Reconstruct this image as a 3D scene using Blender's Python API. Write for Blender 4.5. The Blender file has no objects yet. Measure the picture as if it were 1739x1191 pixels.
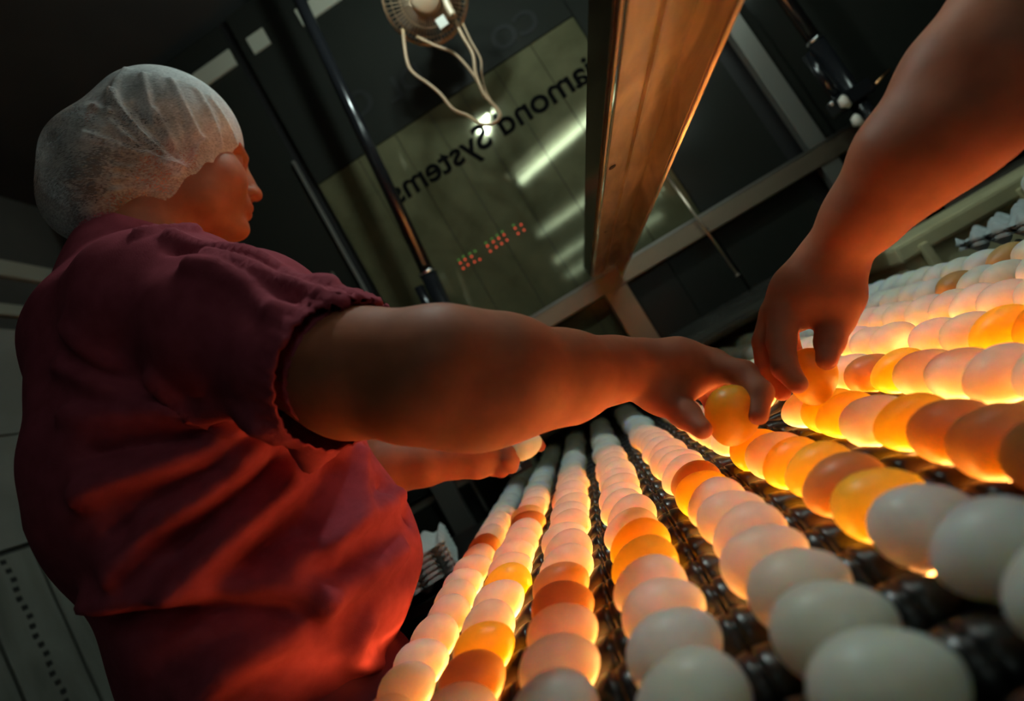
import bpy, bmesh, math, random
import numpy as np
from mathutils import Vector, Matrix, Euler
random.seed(7); np.random.seed(7)
S = bpy.context.scene
COL = S.collection

# ------------------------------------------------------------------ camera, exposure, lights
CXP, CYP, FPX = 869.5, 595.5, 860.0
RM = np.array([[0.8549441960912978, 0.5092749648712832, 0.09853644871395491],
               [0.13607403646318805, -0.03688273382358871, -0.9900118789925266],
               [-0.5005539712862336, 0.8598131623213567, -0.10083177935814117]])
CAM = np.array([0.0, 0.0, 1.1215])
cam_d = bpy.data.cameras.new('camera'); cam = bpy.data.objects.new('camera', cam_d); COL.objects.link(cam)
M4 = Matrix.Identity(4)
for i in range(3):
    for j in range(3): M4[i][j] = RM[i][j]
    M4[i][3] = CAM[i]
cam.matrix_world = M4
cam_d.sensor_fit = 'HORIZONTAL'; cam_d.sensor_width = 36.0; cam_d.lens = FPX / 1739 * 36
cam_d.clip_start = 0.01
cam_d.dof.use_dof = True; cam_d.dof.focus_distance = 0.60; cam_d.dof.aperture_fstop = 2.4
S.camera = cam
S.view_settings.view_transform = 'Standard'; S.view_settings.look = 'None'
S.view_settings.exposure = 0.0; S.view_settings.gamma = 1.0; S.view_settings.use_curve_mapping = False
S.cycles.use_denoising = True
S.cycles.max_bounces = 10; S.cycles.diffuse_bounces = 5; S.cycles.transparent_max_bounces = 16
S.cycles.caustics_reflective = False; S.cycles.caustics_refractive = False
S.cycles.sample_clamp_indirect = 4.0

W = bpy.data.worlds.new('world'); S.world = W; W.use_nodes = True
W.node_tree.nodes['Background'].inputs[0].default_value = (0.55, 0.8, 0.75, 1)
W.node_tree.nodes['Background'].inputs[1].default_value = 0.002

CANDLE_POWER = 37.0          # light box diffuser under the rollers
CANDLE_RGB = (1.0, 0.36, 0.085)
TUBE_POWER = 13.5            # ceiling tubes
PENDANT_POWER = 420.0        # small bare bulbs over the work place
TUBE_RGB = (0.80, 1.0, 0.92)

# ------------------------------------------------------------------ helpers
def ray(u, v): return RM @ np.array([(u - CXP) / FPX, -(v - CYP) / FPX, -1.0])
def atd(u, v, d): return CAM + ray(u, v) * d                     # point seen at (u,v), d metres along the optical axis
def aty(u, v, y): w = ray(u, v); return CAM + w * (y - CAM[1]) / w[1]
def atx(u, v, x): w = ray(u, v); return CAM + w * (x - CAM[0]) / w[0]
def atz(u, v, z): w = ray(u, v); return CAM + w * (z - CAM[2]) / w[2]
def pj(P):
    c = RM.T @ (np.asarray(P, float) - CAM); return CXP + FPX * c[0] / -c[2], CYP - FPX * c[1] / -c[2], -c[2]

def mat(name, col=(.5, .5, .5), rough=.5, metal=0.0, spec=.5, emis=None, estr=0.0, **kw):
    m = bpy.data.materials.new(name); m.use_nodes = True
    b = m.node_tree.nodes['Principled BSDF']
    b.inputs['Base Color'].default_value = (*col, 1); b.inputs['Roughness'].default_value = rough
    b.inputs['Metallic'].default_value = metal; b.inputs['Specular IOR Level'].default_value = spec
    if emis: b.inputs['Emission Color'].default_value = (*emis, 1); b.inputs['Emission Strength'].default_value = estr
    for k, v in kw.items(): b.inputs[k.replace('_', ' ')].default_value = v
    return m
def nodes(m): return m.node_tree.nodes, m.node_tree.links, m.node_tree.nodes['Principled BSDF']
def noise_color(m, c1, c2, scale=20, detail=4, dist=0.0, stretch=None, lo=.35, hi=.65, coord='Object'):
    N, L, b = nodes(m)
    tc = N.new('ShaderNodeTexCoord'); mp = N.new('ShaderNodeMapping'); n = N.new('ShaderNodeTexNoise'); r = N.new('ShaderNodeValToRGB')
    L.new(tc.outputs[coord], mp.inputs[0]); L.new(mp.outputs[0], n.inputs['Vector'])
    if stretch: mp.inputs['Scale'].default_value = stretch
    n.inputs['Scale'].default_value = scale; n.inputs['Detail'].default_value = detail; n.inputs['Distortion'].default_value = dist
    r.color_ramp.elements[0].position = lo; r.color_ramp.elements[1].position = hi
    r.color_ramp.elements[0].color = (*c1, 1); r.color_ramp.elements[1].color = (*c2, 1)
    L.new(n.outputs['Fac'], r.inputs[0]); L.new(r.outputs[0], b.inputs['Base Color'])
    return n, mp
def noise_bump(m, scale=200, strength=.2, dist=.001, stretch=None, detail=3):
    N, L, b = nodes(m)
    tc = N.new('ShaderNodeTexCoord'); mp = N.new('ShaderNodeMapping'); n = N.new('ShaderNodeTexNoise'); bp = N.new('ShaderNodeBump')
    L.new(tc.outputs['Object'], mp.inputs[0]); L.new(mp.outputs[0], n.inputs['Vector'])
    if stretch: mp.inputs['Scale'].default_value = stretch
    n.inputs['Scale'].default_value = scale; n.inputs['Detail'].default_value = detail
    bp.inputs['Strength'].default_value = strength; bp.inputs['Distance'].default_value = dist
    L.new(n.outputs['Fac'], bp.inputs['Height']); L.new(bp.outputs[0], b.inputs['Normal'])

def link(name, me, m=None, parent=None, smooth=True):
    o = bpy.data.objects.new(name, me); COL.objects.link(o)
    if m is not None and not me.materials: me.materials.append(m)
    if smooth:
        for p in me.polygons: p.use_smooth = True
    if parent is not None: o.parent = parent
    return o
def tag(o, label=None, cat=None, group=None, kind=None):
    for k, v in (('label', label), ('category', cat), ('group', group), ('kind', kind)):
        if v: o[k] = v
    return o
def empty(name, loc=(0, 0, 0)):
    o = bpy.data.objects.new(name, None); COL.objects.link(o); o.empty_display_size = .05; o.location = loc; return o
def mesh_py(name, vs, fs):
    me = bpy.data.meshes.new(name); me.from_pydata([tuple(map(float, v)) for v in vs], [], fs); me.update(); return me
def frame(d, up=(0, 0, 1)):
    d = np.asarray(d, float); d = d / np.linalg.norm(d); up = np.asarray(up, float)
    if abs(d @ up) > .98 * np.linalg.norm(up): up = np.array([1., 0, 0])
    a = np.cross(up, d); a /= np.linalg.norm(a); return d, a, np.cross(d, a)
class MB:
    def __init__(s): s.v = []; s.f = []
    def add(s, vs, fs):
        n = len(s.v); s.v += [tuple(map(float, v)) for v in vs]; s.f += [tuple(i + n for i in f) for f in fs]; return s
    def box(s, lo, hi):
        (x0, y0, z0), (x1, y1, z1) = lo, hi
        return s.add([(x0,y0,z0),(x1,y0,z0),(x1,y1,z0),(x0,y1,z0),(x0,y0,z1),(x1,y0,z1),(x1,y1,z1),(x0,y1,z1)],
                     [(3,2,1,0),(4,5,6,7),(0,1,5,4),(1,2,6,5),(2,3,7,6),(3,0,4,7)])
    def tube(s, pts, r, n=12, cap=True):
        pts = [np.asarray(p, float) for p in pts]; rs = r if isinstance(r, (list, tuple)) else [r] * len(pts)
        vs = []; a = None
        for i, p in enumerate(pts):
            t = pts[min(i + 1, len(pts) - 1)] - pts[max(i - 1, 0)]; t /= np.linalg.norm(t) + 1e-12
            if a is None: _, a, b = frame(t)
            else: a = a - t * (a @ t); a /= np.linalg.norm(a); b = np.cross(t, a)
            for k in range(n):
                th = 2 * math.pi * k / n; vs.append(p + rs[i] * (math.cos(th) * a + math.sin(th) * b))
        fs = [(i*n+k, i*n+(k+1) % n, (i+1)*n+(k+1) % n, (i+1)*n+k) for i in range(len(pts)-1) for k in range(n)]
        if cap: fs += [tuple(range(n-1, -1, -1)), tuple((len(pts)-1)*n+k for k in range(n))]
        return s.add(vs, fs)
    def prism(s, prof, y0, y1, axis='y'):   # closed (x,z) profile extruded along y
        n = len(prof); mk = (lambda p, t: (p[0], t, p[1])) if axis == 'y' else (lambda p, t: (t, p[0], p[1]))
        vs = [mk(p, y0) for p in prof] + [mk(p, y1) for p in prof]
        return s.add(vs, [tuple(range(n)), tuple(range(2*n-1, n-1, -1))] + [(k, n+k, n+(k+1) % n, (k+1) % n) for k in range(n)])
    def build(s, name, m, parent=None, smooth=False, bevel=0.0):
        me = mesh_py(name, s.v, s.f)
        bm = bmesh.new(); bm.from_mesh(me); bmesh.ops.recalc_face_normals(bm, faces=bm.faces)
        if bevel: bmesh.ops.bevel(bm, geom=bm.edges[:], offset=bevel, segments=2, affect='EDGES', profile=.6)
        bm.to_mesh(me); bm.free()
        return link(name, me, m, parent, smooth)
def bez(pts, n=8):     # Catmull-Rom through points
    P = [np.asarray(p, float) for p in pts]; P = [2*P[0]-P[1]] + P + [2*P[-1]-P[-2]]; out = []
    for i in range(1, len(P)-2):
        for k in range(n):
            t = k / n; a, b, c, d = P[i-1:i+3]
            out.append(.5*((2*b)+(c-a)*t+(2*a-5*b+4*c-d)*t*t+(3*b-a-3*c+d)*t**3))
    out.append(P[-2]); return out
def lathe(prof, n=24, axis='x'):   # prof list of (t, r)
    vs = []; 
    for t, r in prof:
        for k in range(n):
            th = 2*math.pi*k/n; c, s_ = r*math.cos(th), r*math.sin(th)
            vs.append((t, c, s_) if axis == 'x' else (c, s_, t) if axis == 'z' else (c, t, s_))
    m = len(prof)
    fs = [(i*n+k, i*n+(k+1) % n, (i+1)*n+(k+1) % n, (i+1)*n+k) for i in range(m-1) for k in range(n)]
    fs += [tuple(range(n-1, -1, -1)), tuple((m-1)*n+k for k in range(n))]
    return vs, fs
# ------------------------------------------------------------------ conveyor with rollers and the light box under it
ROWX = [-.285 + .0815 * i for i in range(12)]
Y0, YP = .2250, .0455
EGGZ = .950
black_plastic = mat('black_plastic', (.012, .011, .010), .28, spec=.6)
dark_steel = mat('dark_steel', (.05, .05, .045), .4, metal=.7)
stainless = mat('stainless', (.46, .44, .40), .33, metal=1.0)
noise_bump(stainless, 60, .12, .002, (1, 40, 40))
conv = empty('egg_conveyor', (0, .9, .80))
tag(conv, 'roller conveyor with ribbed black rollers carrying twelve rows of eggs over candling lights', 'conveyor')
def sub(o, part): o.parent = part; return o        # sub-part: the part sits at the world origin, so no offset is needed
def kid(o, par):       # parent while keeping world coordinates baked in the mesh
    o.parent = par; o.matrix_parent_inverse = Matrix.Translation(par.location).inverted(); return o
prof = []
xs0, xs1 = ROWX[0] - .044, ROWX[-1] + .044
prof.append((xs0, .0195))
for x in ROWX:
    for dx, r in ((-.036, .0195), (-.030, .0185), (-.018, .0115), (0, .0095), (.018, .0115), (.030, .0185), (.036, .0195), (.0392, .0195), (.0394, .0170), (.0421, .0170), (.0423, .0195)):
        prof.append((x + dx, r))
prof.append((xs1, .0195))
vs, fs = lathe(prof, 16, 'x')
roll_me = mesh_py('roller', vs, fs); roll_me.materials.append(black_plastic)
ROLLZ = EGGZ - .0255
for k in range(-2, 37):
    o = link('roller', roll_me, None, conv, smooth=True); o.matrix_parent_inverse = Matrix.Translation(conv.location).inverted()
    o.location = (0, Y0 + YP * (k - .5), ROLLZ)
for sx in (xs0 - .022, xs1 + .022):
    s = -1 if sx < 0 else 1
    kid(MB().box((min(sx, sx + s*.006), .05, EGGZ - .10), (max(sx, sx + s*.006), 1.86, EGGZ - .019)).build('side_rail', dark_steel, None, bevel=.001), conv)
    kid(MB().tube([(sx + s*.014, .05, ROLLZ), (sx + s*.014, 1.86, ROLLZ)], .006, 10).build('roller_chain', dark_steel), conv)
for lx in (xs0 - .02, xs1 + .02):
    for ly in (.12, 1.80):
        kid(MB().box((lx - .02, ly - .02, 0), (lx + .02, ly + .02, EGGZ - .02)).build('leg', dark_steel, None, bevel=.002), conv)
# light box
lb = empty('candling_light_box', (.14, .65, .80))
tag(lb, 'open black tray of warm candling lamps under the conveyor rollers', 'light box')
LX0, LX1, LY0, LY1, LZ = -.335, .650, .335, 1.00, .885
box_m = mat('lamp_tray_paint', (.05, .05, .05), .6)
kid(MB().box((LX0 - .01, LY0 - .012, LZ - .08), (LX1 + .01, LY1 + .012, LZ - .04)).build('tray', box_m), lb)
n_l = 5
for i in range(n_l):
    ya = LY0 + (LY1 - LY0) * i / n_l
    glow = mat('lamp_diffuser', (1, .8, .5), .5, emis=CANDLE_RGB, estr=CANDLE_POWER * (.62, 1.05, 1.22, 1.0, .75)[i])
    kid(MB().box((LX0 + .035, ya + .01, LZ - .036), (LX1 - .19, ya + (LY1 - LY0) / n_l - .01, LZ - .026)).build('lamp_panel', glow), lb)
for y in (LY0 - .012, LY1 + .004):
    kid(MB().box((LX0 - .01, y, LZ - .04), (LX1 + .01, y + .008, LZ + .018)).build('tray_wall', box_m), lb)

# ------------------------------------------------------------------ eggs
def egg_mesh(L, Wd, name='egg', ns=24, nr=15):
    prof = []
    for i in range(nr + 1):
        t = math.pi * i / nr; x = -math.cos(t)
        r = math.sin(t) * (1 - .13 * x - .02 * x * x)
        prof.append((x * L / 2, max(r * Wd / 2, 1e-5)))
    vs, fs = lathe(prof, ns, 'x')
    me = mesh_py(name, vs, fs)
    for p in me.polygons: p.use_smooth = True
    return me
def egg_mat(name, col, sss_col, radius, scale, speck=None):
    m = mat(name, col, .38, spec=.35)
    N, L, b = nodes(m)
    b.inputs['Subsurface Weight'].default_value = 1.0
    b.inputs['Subsurface Radius'].default_value = radius
    b.inputs['Subsurface Scale'].default_value = scale
    noise_color(m, tuple(c * .90 for c in col), col, 60, 5, .2, None, .3, .6)
    noise_bump(m, 900, .06, .0006)
    return m
EM = {
 'white': [egg_mat('white_eggshell_%d' % i, c, None, (1.0, .60, .36), .070) for i, c in enumerate(((.87, .83, .74), (.87, .80, .69), (.85, .84, .78)))],
 'brown': [egg_mat('brown_eggshell_%d' % i, c, None, (1.0, .92, .28), .085) for i, c in enumerate(((.52, .31, .14), (.48, .265, .11)))],
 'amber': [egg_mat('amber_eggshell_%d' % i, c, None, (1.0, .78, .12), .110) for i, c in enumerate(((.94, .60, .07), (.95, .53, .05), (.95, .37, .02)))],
}
EGG_MESH = {}
for kind, ms in EM.items():
    for i, m in enumerate(ms):
        for j, (L_, W_) in enumerate(((.0595, .0445), (.0575, .0445), (.0608, .0447))):
            me = egg_mesh(L_, W_); me.materials.append(m); EGG_MESH[kind, i, j] = me
SPECIAL = [  # (kind, u, v)
 ('brown', 830, 925), ('brown', 790, 1160), ('amber', 812, 1100), ('amber', 862, 1000), ('brown', 900, 888),
 ('brown', 957, 1035), ('brown', 960, 998), ('amber', 1090, 897), ('amber', 1097, 922), ('brown', 1178, 795), ('amber', 1190, 830),
 ('amber', 1285, 755), ('amber', 1335, 772), ('amber', 1390, 795), ('brown', 1435, 808), ('amber', 1480, 830),
 ('amber', 1400, 690), ('amber', 1450, 700), ('amber', 1530, 712), ('brown', 1600, 722), ('brown', 1660, 730), ('brown', 1739, 750), ('amber', 1350, 680),
 ('brown', 1480, 622), ('amber', 1515, 626), ('amber', 1690, 558), ('amber', 1737, 565), ('brown', 1609, 485), ('brown', 1690, 435), ('brown', 1720, 700)]
GAPS = [(1560, 580), (1245, 690), (1300, 700), (1318, 690), (1345, 690), (1270, 712)]     # empty pockets
slots = []
for i, x in enumerate(ROWX):
    for k in range(0, 34):
        y = Y0 + YP * k
        u, v, d = pj((x, y, EGGZ + .012))
        ok = d > .05 and -120 < u < 1860 and -120 < v < 1310
        far_out = d > .05 and -900 < u < 3600 and v < 2600
        slots.append(dict(out=far_out and not ok, i=i, k=k, x=x, y=y, u=u, v=v, d=d, ok=ok, kind='white'))
vis = [s for s in slots if s['ok']]
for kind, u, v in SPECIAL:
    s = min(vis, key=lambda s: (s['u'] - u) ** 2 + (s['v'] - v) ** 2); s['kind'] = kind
for u, v in GAPS:
    s = min(vis, key=lambda s: (s['u'] - u) ** 2 + (s['v'] - v) ** 2); s['kind'] = None
KIND = {(s['i'], s['k']): s['kind'] or 'gap' for s in vis}
vis = [s for s in vis if s['kind']]
vis.sort(key=lambda s: s['d']); vis += [s for s in slots if s['out']]
ORD = ['first', 'second', 'third', 'fourth', 'fifth', 'sixth', 'seventh', 'eighth', 'ninth', 'tenth', 'eleventh', 'twelfth']
def place_egg(o, s, rnd):
    o.location = (s['x'] + rnd.uniform(-.004, .004), s['y'] + rnd.uniform(-.0007, .0007), EGGZ + rnd.uniform(-.0005, .001))
    flip = math.pi if rnd.random() < .45 else 0
    o.rotation_euler = (rnd.uniform(0, 6.28), rnd.uniform(-.10, .10), flip + rnd.uniform(-.10, .10))
stuff = MB()
for n, s in enumerate(vis):
    rnd = random.Random(s['i'] * 100 + s['k'])
    kind = s['kind']; ms = EM[kind]
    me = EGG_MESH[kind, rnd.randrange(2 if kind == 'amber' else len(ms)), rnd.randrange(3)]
    if n < 296 and s['ok']:
        o = bpy.data.objects.new('egg', me); COL.objects.link(o); place_egg(o, s, rnd)
        zone = 'short of' if s['y'] < LY0 - .02 else 'over' if s['y'] < LY1 else 'beyond'
        colr = {'white': 'white-shelled', 'brown': 'brown-shelled', 'amber': 'amber-shelled'}[kind]
        glowt = {'short of': 'unlit', 'over': 'glowing', 'beyond': 'dull'}[zone]
        nb = [(dk, KIND.get((s['i'], s['k'] + dk))) for dk in (-1, 1)]
        odd = [(dk, q) for dk, q in nb if q and q != kind and q != 'gap']; gp = [dk for dk, q in nb if q == 'gap']
        lab = f"{glowt} {colr} egg {zone} the candling lamps in {ORD[s['i']]} conveyor row from hair-netted person"
        if gp: lab = f"{glowt} {colr} egg next to an empty pocket in {ORD[s['i']]} conveyor row from hair-netted person"
        elif odd: lab = f"{glowt} {colr} egg touching {'tunnel side' if odd[0][0] < 0 else 'near side'} of {'an' if odd[0][1] == 'amber' else 'a'} {odd[0][1]} egg in {ORD[s['i']]} conveyor row"
        elif kind == 'white':      # count from the nearest coloured egg of the row
            sp = [(abs(k2 - s['k']), s['k'] - k2, q) for (i2, k2), q in KIND.items() if i2 == s['i'] and q in ('brown', 'amber')]
            if sp and min(sp)[0] <= 12:
                n_, dk, q = min(sp); way = 'toward the tunnel' if dk > 0 else 'away from the tunnel'
                lab = f"{glowt} {colr} egg, {ORD[n_ - 1]} from {'an' if q == 'amber' else 'a'} {q} egg {way}, {ORD[s['i']]} conveyor row"
        tag(o, lab, 'egg', f"{glowt} {kind} eggs in {ORD[s['i']]} conveyor row")
    else:
        o = bpy.data.objects.new('tmp', me); place_egg(o, s, rnd)
        mw = o.matrix_basis
        stuff.add([mw @ v.co for v in me.vertices], [tuple(p.vertices) for p in me.polygons]); bpy.data.objects.remove(o)
if stuff.v:
    o = stuff.build('far_eggs', EM['white'][0], None, smooth=True)  # farthest eggs joined with added eggs in slots outside the view
    tag(o, 'remaining white eggs filling the conveyor rows into the dark machine tunnel', 'eggs', None, 'stuff')
print('EGGS in frame', len(vis))
# ------------------------------------------------------------------ room shell
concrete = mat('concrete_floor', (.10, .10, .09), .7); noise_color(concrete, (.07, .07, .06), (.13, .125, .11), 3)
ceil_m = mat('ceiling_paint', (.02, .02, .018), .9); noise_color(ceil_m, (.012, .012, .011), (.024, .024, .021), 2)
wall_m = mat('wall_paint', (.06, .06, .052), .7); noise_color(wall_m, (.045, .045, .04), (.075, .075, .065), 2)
def struct(o): o['kind'] = 'structure'; return o
X0, X1, YB, YF, ZC = -1.56, 2.6, -5.6, 2.6, 2.80
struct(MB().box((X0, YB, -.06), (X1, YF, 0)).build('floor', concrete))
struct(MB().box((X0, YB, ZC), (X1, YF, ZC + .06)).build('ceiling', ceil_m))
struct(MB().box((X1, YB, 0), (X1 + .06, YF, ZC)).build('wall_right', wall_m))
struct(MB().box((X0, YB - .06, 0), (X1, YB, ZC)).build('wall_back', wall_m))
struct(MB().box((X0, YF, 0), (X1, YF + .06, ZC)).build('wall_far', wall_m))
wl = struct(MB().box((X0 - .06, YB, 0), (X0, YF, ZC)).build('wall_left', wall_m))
# pale lining of the left wall: smooth sheets above, ribbed strips with stitched seams below
sheet_m = mat('pale_wall_sheet', (.30, .30, .26), .6); noise_color(sheet_m, (.23, .23, .20), (.33, .33, .29), 4)
strip_m = mat('ribbed_wall_strip', (.30, .30, .25), .7); noise_color(strip_m, (.20, .20, .165), (.32, .32, .27), 14, 6, .3, (1, 1, .25)); noise_bump(strip_m, 90, .4, .003, (1, 1, 4))
seam_m = mat('seam_stitch', (.03, .03, .026), .8)
yy = .62
while yy < 2.4:
    w_ = .150
    MB().box((X0, yy + .004, .20), (X0 + .020, yy + w_ - .004, 1.46)).build('wall_strip', strip_m, wl, bevel=.003)
    sm = MB(); z = .24
    while z < 1.44:
        sm.box((X0 + .018, yy + w_ * .5 - .006 + .003 * math.sin(z * 60), z), (X0 + .0225, yy + w_ * .5 + .006 + .003 * math.sin(z * 60), z + .012)); z += .026
    o = sm.build('stitched_seam', seam_m, wl); o['kind'] = 'stuff'
    yy += w_
for (ya, yb, za, zb) in ((.6, 1.06, 1.475, 1.80), (1.065, 1.52, 1.475, 1.80), (1.525, 2.2, 1.475, 1.80), (.6, 1.20, 1.805, 2.18), (1.205, 1.8, 1.805, 2.18), (1.805, 2.3, 1.805, 2.18)):
    MB().box((X0, ya, za), (X0 + .014, yb, zb)).build('wall_sheet', sheet_m, wl, bevel=.002)
pale = mat('pale_trim', (.34, .34, .27), .5)
struct(MB().box((X0, .9, 2.235), (X0 + .02, 2.3, 2.28)).build('trim_1', pale, bevel=.003))
struct(MB().box((X0, .9, 2.40), (X0 + .02, 2.3, 2.47)).build('trim_2', pale, bevel=.003))

# ------------------------------------------------------------------ machine housing at the far end of the conveyor
WY = 1.50
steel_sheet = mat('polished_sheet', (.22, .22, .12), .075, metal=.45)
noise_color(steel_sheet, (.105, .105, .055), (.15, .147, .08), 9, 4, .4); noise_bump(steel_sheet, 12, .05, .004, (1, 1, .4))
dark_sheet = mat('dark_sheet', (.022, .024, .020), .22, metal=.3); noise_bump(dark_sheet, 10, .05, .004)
black_m = mat('black_paint', (.008, .008, .008), .5)
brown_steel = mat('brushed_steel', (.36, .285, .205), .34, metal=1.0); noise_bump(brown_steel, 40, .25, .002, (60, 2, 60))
hood_m = mat('smoked_plastic', (.06, .058, .048), .45); noise_color(hood_m, (.04, .039, .032), (.075, .072, .06), 12)
_N, _L, _b = nodes(hood_m); _t = _N.new('ShaderNodeBsdfTransparent'); _t.inputs[0].default_value = (.66, .62, .52, 1); _m = _N.new('ShaderNodeMixShader'); _m.inputs[0].default_value = .55
_L.new(_b.outputs[0], _m.inputs[1]); _L.new(_t.outputs[0], _m.inputs[2]); _L.new(_m.outputs[0], _N['Material Output'].inputs[0])  # see-through share added so that dim light reaches the eggs under the hood
tun_m = mat('tunnel_paint', (.30, .28, .22), .8)
hous = empty('machine_housing', (.2, WY + .2, 0))
tag(hous, 'tall polished steel machine housing at the far end of the egg conveyor', 'machine')
seams = [-.42, -.265, -.125, .0, .115, .24, .37, .52]
for a, b in zip(seams[:-1], seams[1:]):
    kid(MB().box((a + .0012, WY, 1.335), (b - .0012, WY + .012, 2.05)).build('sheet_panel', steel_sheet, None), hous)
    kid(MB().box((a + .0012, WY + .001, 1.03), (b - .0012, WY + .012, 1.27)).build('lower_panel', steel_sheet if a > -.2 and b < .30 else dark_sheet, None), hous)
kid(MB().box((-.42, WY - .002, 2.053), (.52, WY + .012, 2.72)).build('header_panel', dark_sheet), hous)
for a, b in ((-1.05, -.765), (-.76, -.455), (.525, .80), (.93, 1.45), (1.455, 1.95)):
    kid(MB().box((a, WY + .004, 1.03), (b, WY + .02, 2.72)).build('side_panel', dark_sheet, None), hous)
kid(MB().box((-1.05, WY + .02, 1.02), (1.95, WY + .05, 2.74)).build('back_plate', black_m), hous)
kid(MB().box((-1.05, WY + .02, 1.0), (1.95, WY + .70, 1.03)).build('tunnel_roof', tun_m), hous)
kid(MB().box((-1.05, WY + .45, .3), (1.95, WY + .70, 1.0)).build('tunnel_end', tun_m), hous)
for a, b in ((-1.05, -.385), (.72, 1.95)):
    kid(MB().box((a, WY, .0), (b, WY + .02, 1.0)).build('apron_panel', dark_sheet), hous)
# hood that shades the far eggs
kid(MB().prism([(1.185, 1.036), (1.185, 1.046), (WY, 1.078), (WY, 1.040)], -.36, .70, 'x').build('entry_hood', hood_m), hous)
# frame: rail and posts
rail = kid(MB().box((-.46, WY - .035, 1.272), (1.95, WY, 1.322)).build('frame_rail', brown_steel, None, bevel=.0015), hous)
sub(MB().box((-.46, WY - .037, 1.323), (1.95, WY, 1.329)).build('rail_lip', stainless), rail)
kid(MB().box((.165, WY - .03, .98), (.235, WY, 1.272)).build('frame_post', brown_steel, None, bevel=.0015), hous)
grey_steel = mat('grey_steel', (.20, .20, .175), .4, metal=.6); noise_bump(grey_steel, 30, .1, .002)
kid(MB().box((.845, WY - .03, .9), (.895, WY, 2.72)).build('frame_post', grey_steel, None, bevel=.0015), hous)
kid(MB().box((.897, WY - .012, .9), (.93, WY, 2.72)).build('post_return', dark_sheet), hous)
kid(MB().box((-.456, WY - .012, .9), (-.447, WY, 2.16)).build('frame_post', grey_steel, None, bevel=.0015), hous)
kid(MB().box((-.520, WY - .008, .9), (-.516, WY, 1.78)).build('frame_post', grey_steel), hous)
kid(MB().box((-.565, WY - .03, .3), (-.50, WY - .002, 1.08)).build('frame_post', grey_steel, None, bevel=.0015), hous)
for px in ((1200, 390), (885, 548)):
    c = aty(*px, WY - .036); sub(MB().tube([c, c + np.array([0, .004, 0])], .006, 12).build('bolt_hole', black_m), rail)
def strip(u0, v0, u1, v1, hgt, name, m, y=WY - .008):
    a, b = aty(u0, v0, y), aty(u1, v1, y); z = (a[2] + b[2]) / 2
    return MB().box((a[0], y, z - hgt / 2), (b[0], y + .008, z + hgt / 2)).build(name, m, None, bevel=.001)
struct(strip(330, 135, 397, 100, .062, 'trim_3', pale)); struct(strip(424, 78, 452, 60, .062, 'trim_4', pale)); struct(strip(504, 26, 575, -12, .062, 'trim_5', pale))
# lettering, mirrored as the photograph shows it
ink = mat('black_lettering', (.004, .004, .004), 1.0, spec=0.0)
def lettering(txt, xr, xl, zb, y, name, m, par):
    cu = bpy.data.curves.new(name, 'FONT'); cu.body = txt; cu.size = 1; cu.extrude = 0.004; cu.offset = .018
    t = bpy.data.objects.new('tmp', cu); COL.objects.link(t)
    me = bpy.data.meshes.new_from_object(t.evaluated_get(bpy.context.evaluated_depsgraph_get())); bpy.data.objects.remove(t)
    xs = [v.co.x for v in me.vertices]; a, b = min(xs), max(xs); sc = (xr - xl) / (b - a)
    for v in me.vertices: v.co = (xr - (v.co.x - a) * sc, y - .0015 - .2 * v.co.z, zb + v.co.y * sc)
    me.flip_normals(); me.update()
    return kid(link(name, me, m, None, False), par)
lettering('Diamond Systems', .566, -.234, 1.850, WY, 'lettering', ink, hous)
dim = mat('dim_lettering', (.010, .011, .010), .6, spec=0.2)
def at_letters(txt, ur, vr, ul, vl):
    a, b = aty(ur, vr, WY - .002), aty(ul, vl, WY - .002); lettering(txt, a[0], b[0], (a[2] + b[2]) / 2, WY - .002, 'lettering', dim, hous)
at_letters('CO', 922, 45, 845, 88); at_letters('DL', 725, 140, 665, 175); at_letters('C', 640, 180, 606, 205)
# reflections of indicator lights in the sheets, made as small glowing dots
red = mat('red_led', (.3, .02, .01), .4, emis=(1, .10, .04), estr=.9); grn = mat('green_led', (.05, .2, .02), .4, emis=(.25, .8, .12), estr=.22)
led_reflection = empty('indicator_panel', tuple(aty(835, 415, WY - .003)))
tag(led_reflection, 'rows of tiny red and green indicator lights on the steel sheets', 'indicator lights')
for (u, v) in ((782, 447), (790, 441), (801, 436), (810, 432), (828, 418), (838, 411), (847, 405), (856, 399), (875, 388), (885, 382)):
    for j, (du, dv, m) in enumerate(((-3, -5, grn), (0, 0, red), (5, 9, red))):
        if (u, j) in ((810, 1), (885, 0)): continue
        c = aty(u + du, v + dv, WY - .001)
        kid(MB().tube([c, c - np.array([0, .003, 0])], .0028, 8).build('led', m), led_reflection)
# bare twin bulbs hanging over the work place; the housing mirrors them
PY = .85; k_ = (2 * WY - PY) / WY; c0 = CAM + (aty(827, 205, WY) - CAM) * k_; c0[1] = PY
lamp = empty('pendant_lamp', tuple(c0)); tag(lamp, 'twin bare white bulbs hanging over the conveyor', 'lamp')
lm = mat('bulb_glass', (1, 1, 1), .3, emis=(.82, 1.0, .95), estr=PENDANT_POWER); shell = mat('lamp_shell', (.5, .52, .5), .3, metal=.8)
for dx, dz in ((-.030, -.022), (.018, .020)):
    c = c0 + np.array([dx, 0, dz])
    kid(MB().tube([c + np.array([0, 0, .022]), c + np.array([0, 0, .012]), c + np.array([0, 0, -.004]), c + np.array([0, 0, -.018])], [.008, .018, .021, .008], 16).build('bulb', lm, None, True), lamp)
    kid(MB().tube([c + np.array([0, 0, .060]), c + np.array([0, 0, .022])], [.013, .013], 14).build('socket', shell, None, True), lamp)
    kid(MB().tube([c + np.array([0, 0, .060]), np.array([c[0], c[1], ZC])], .003, 6).build('flex', black_m), lamp)

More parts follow.
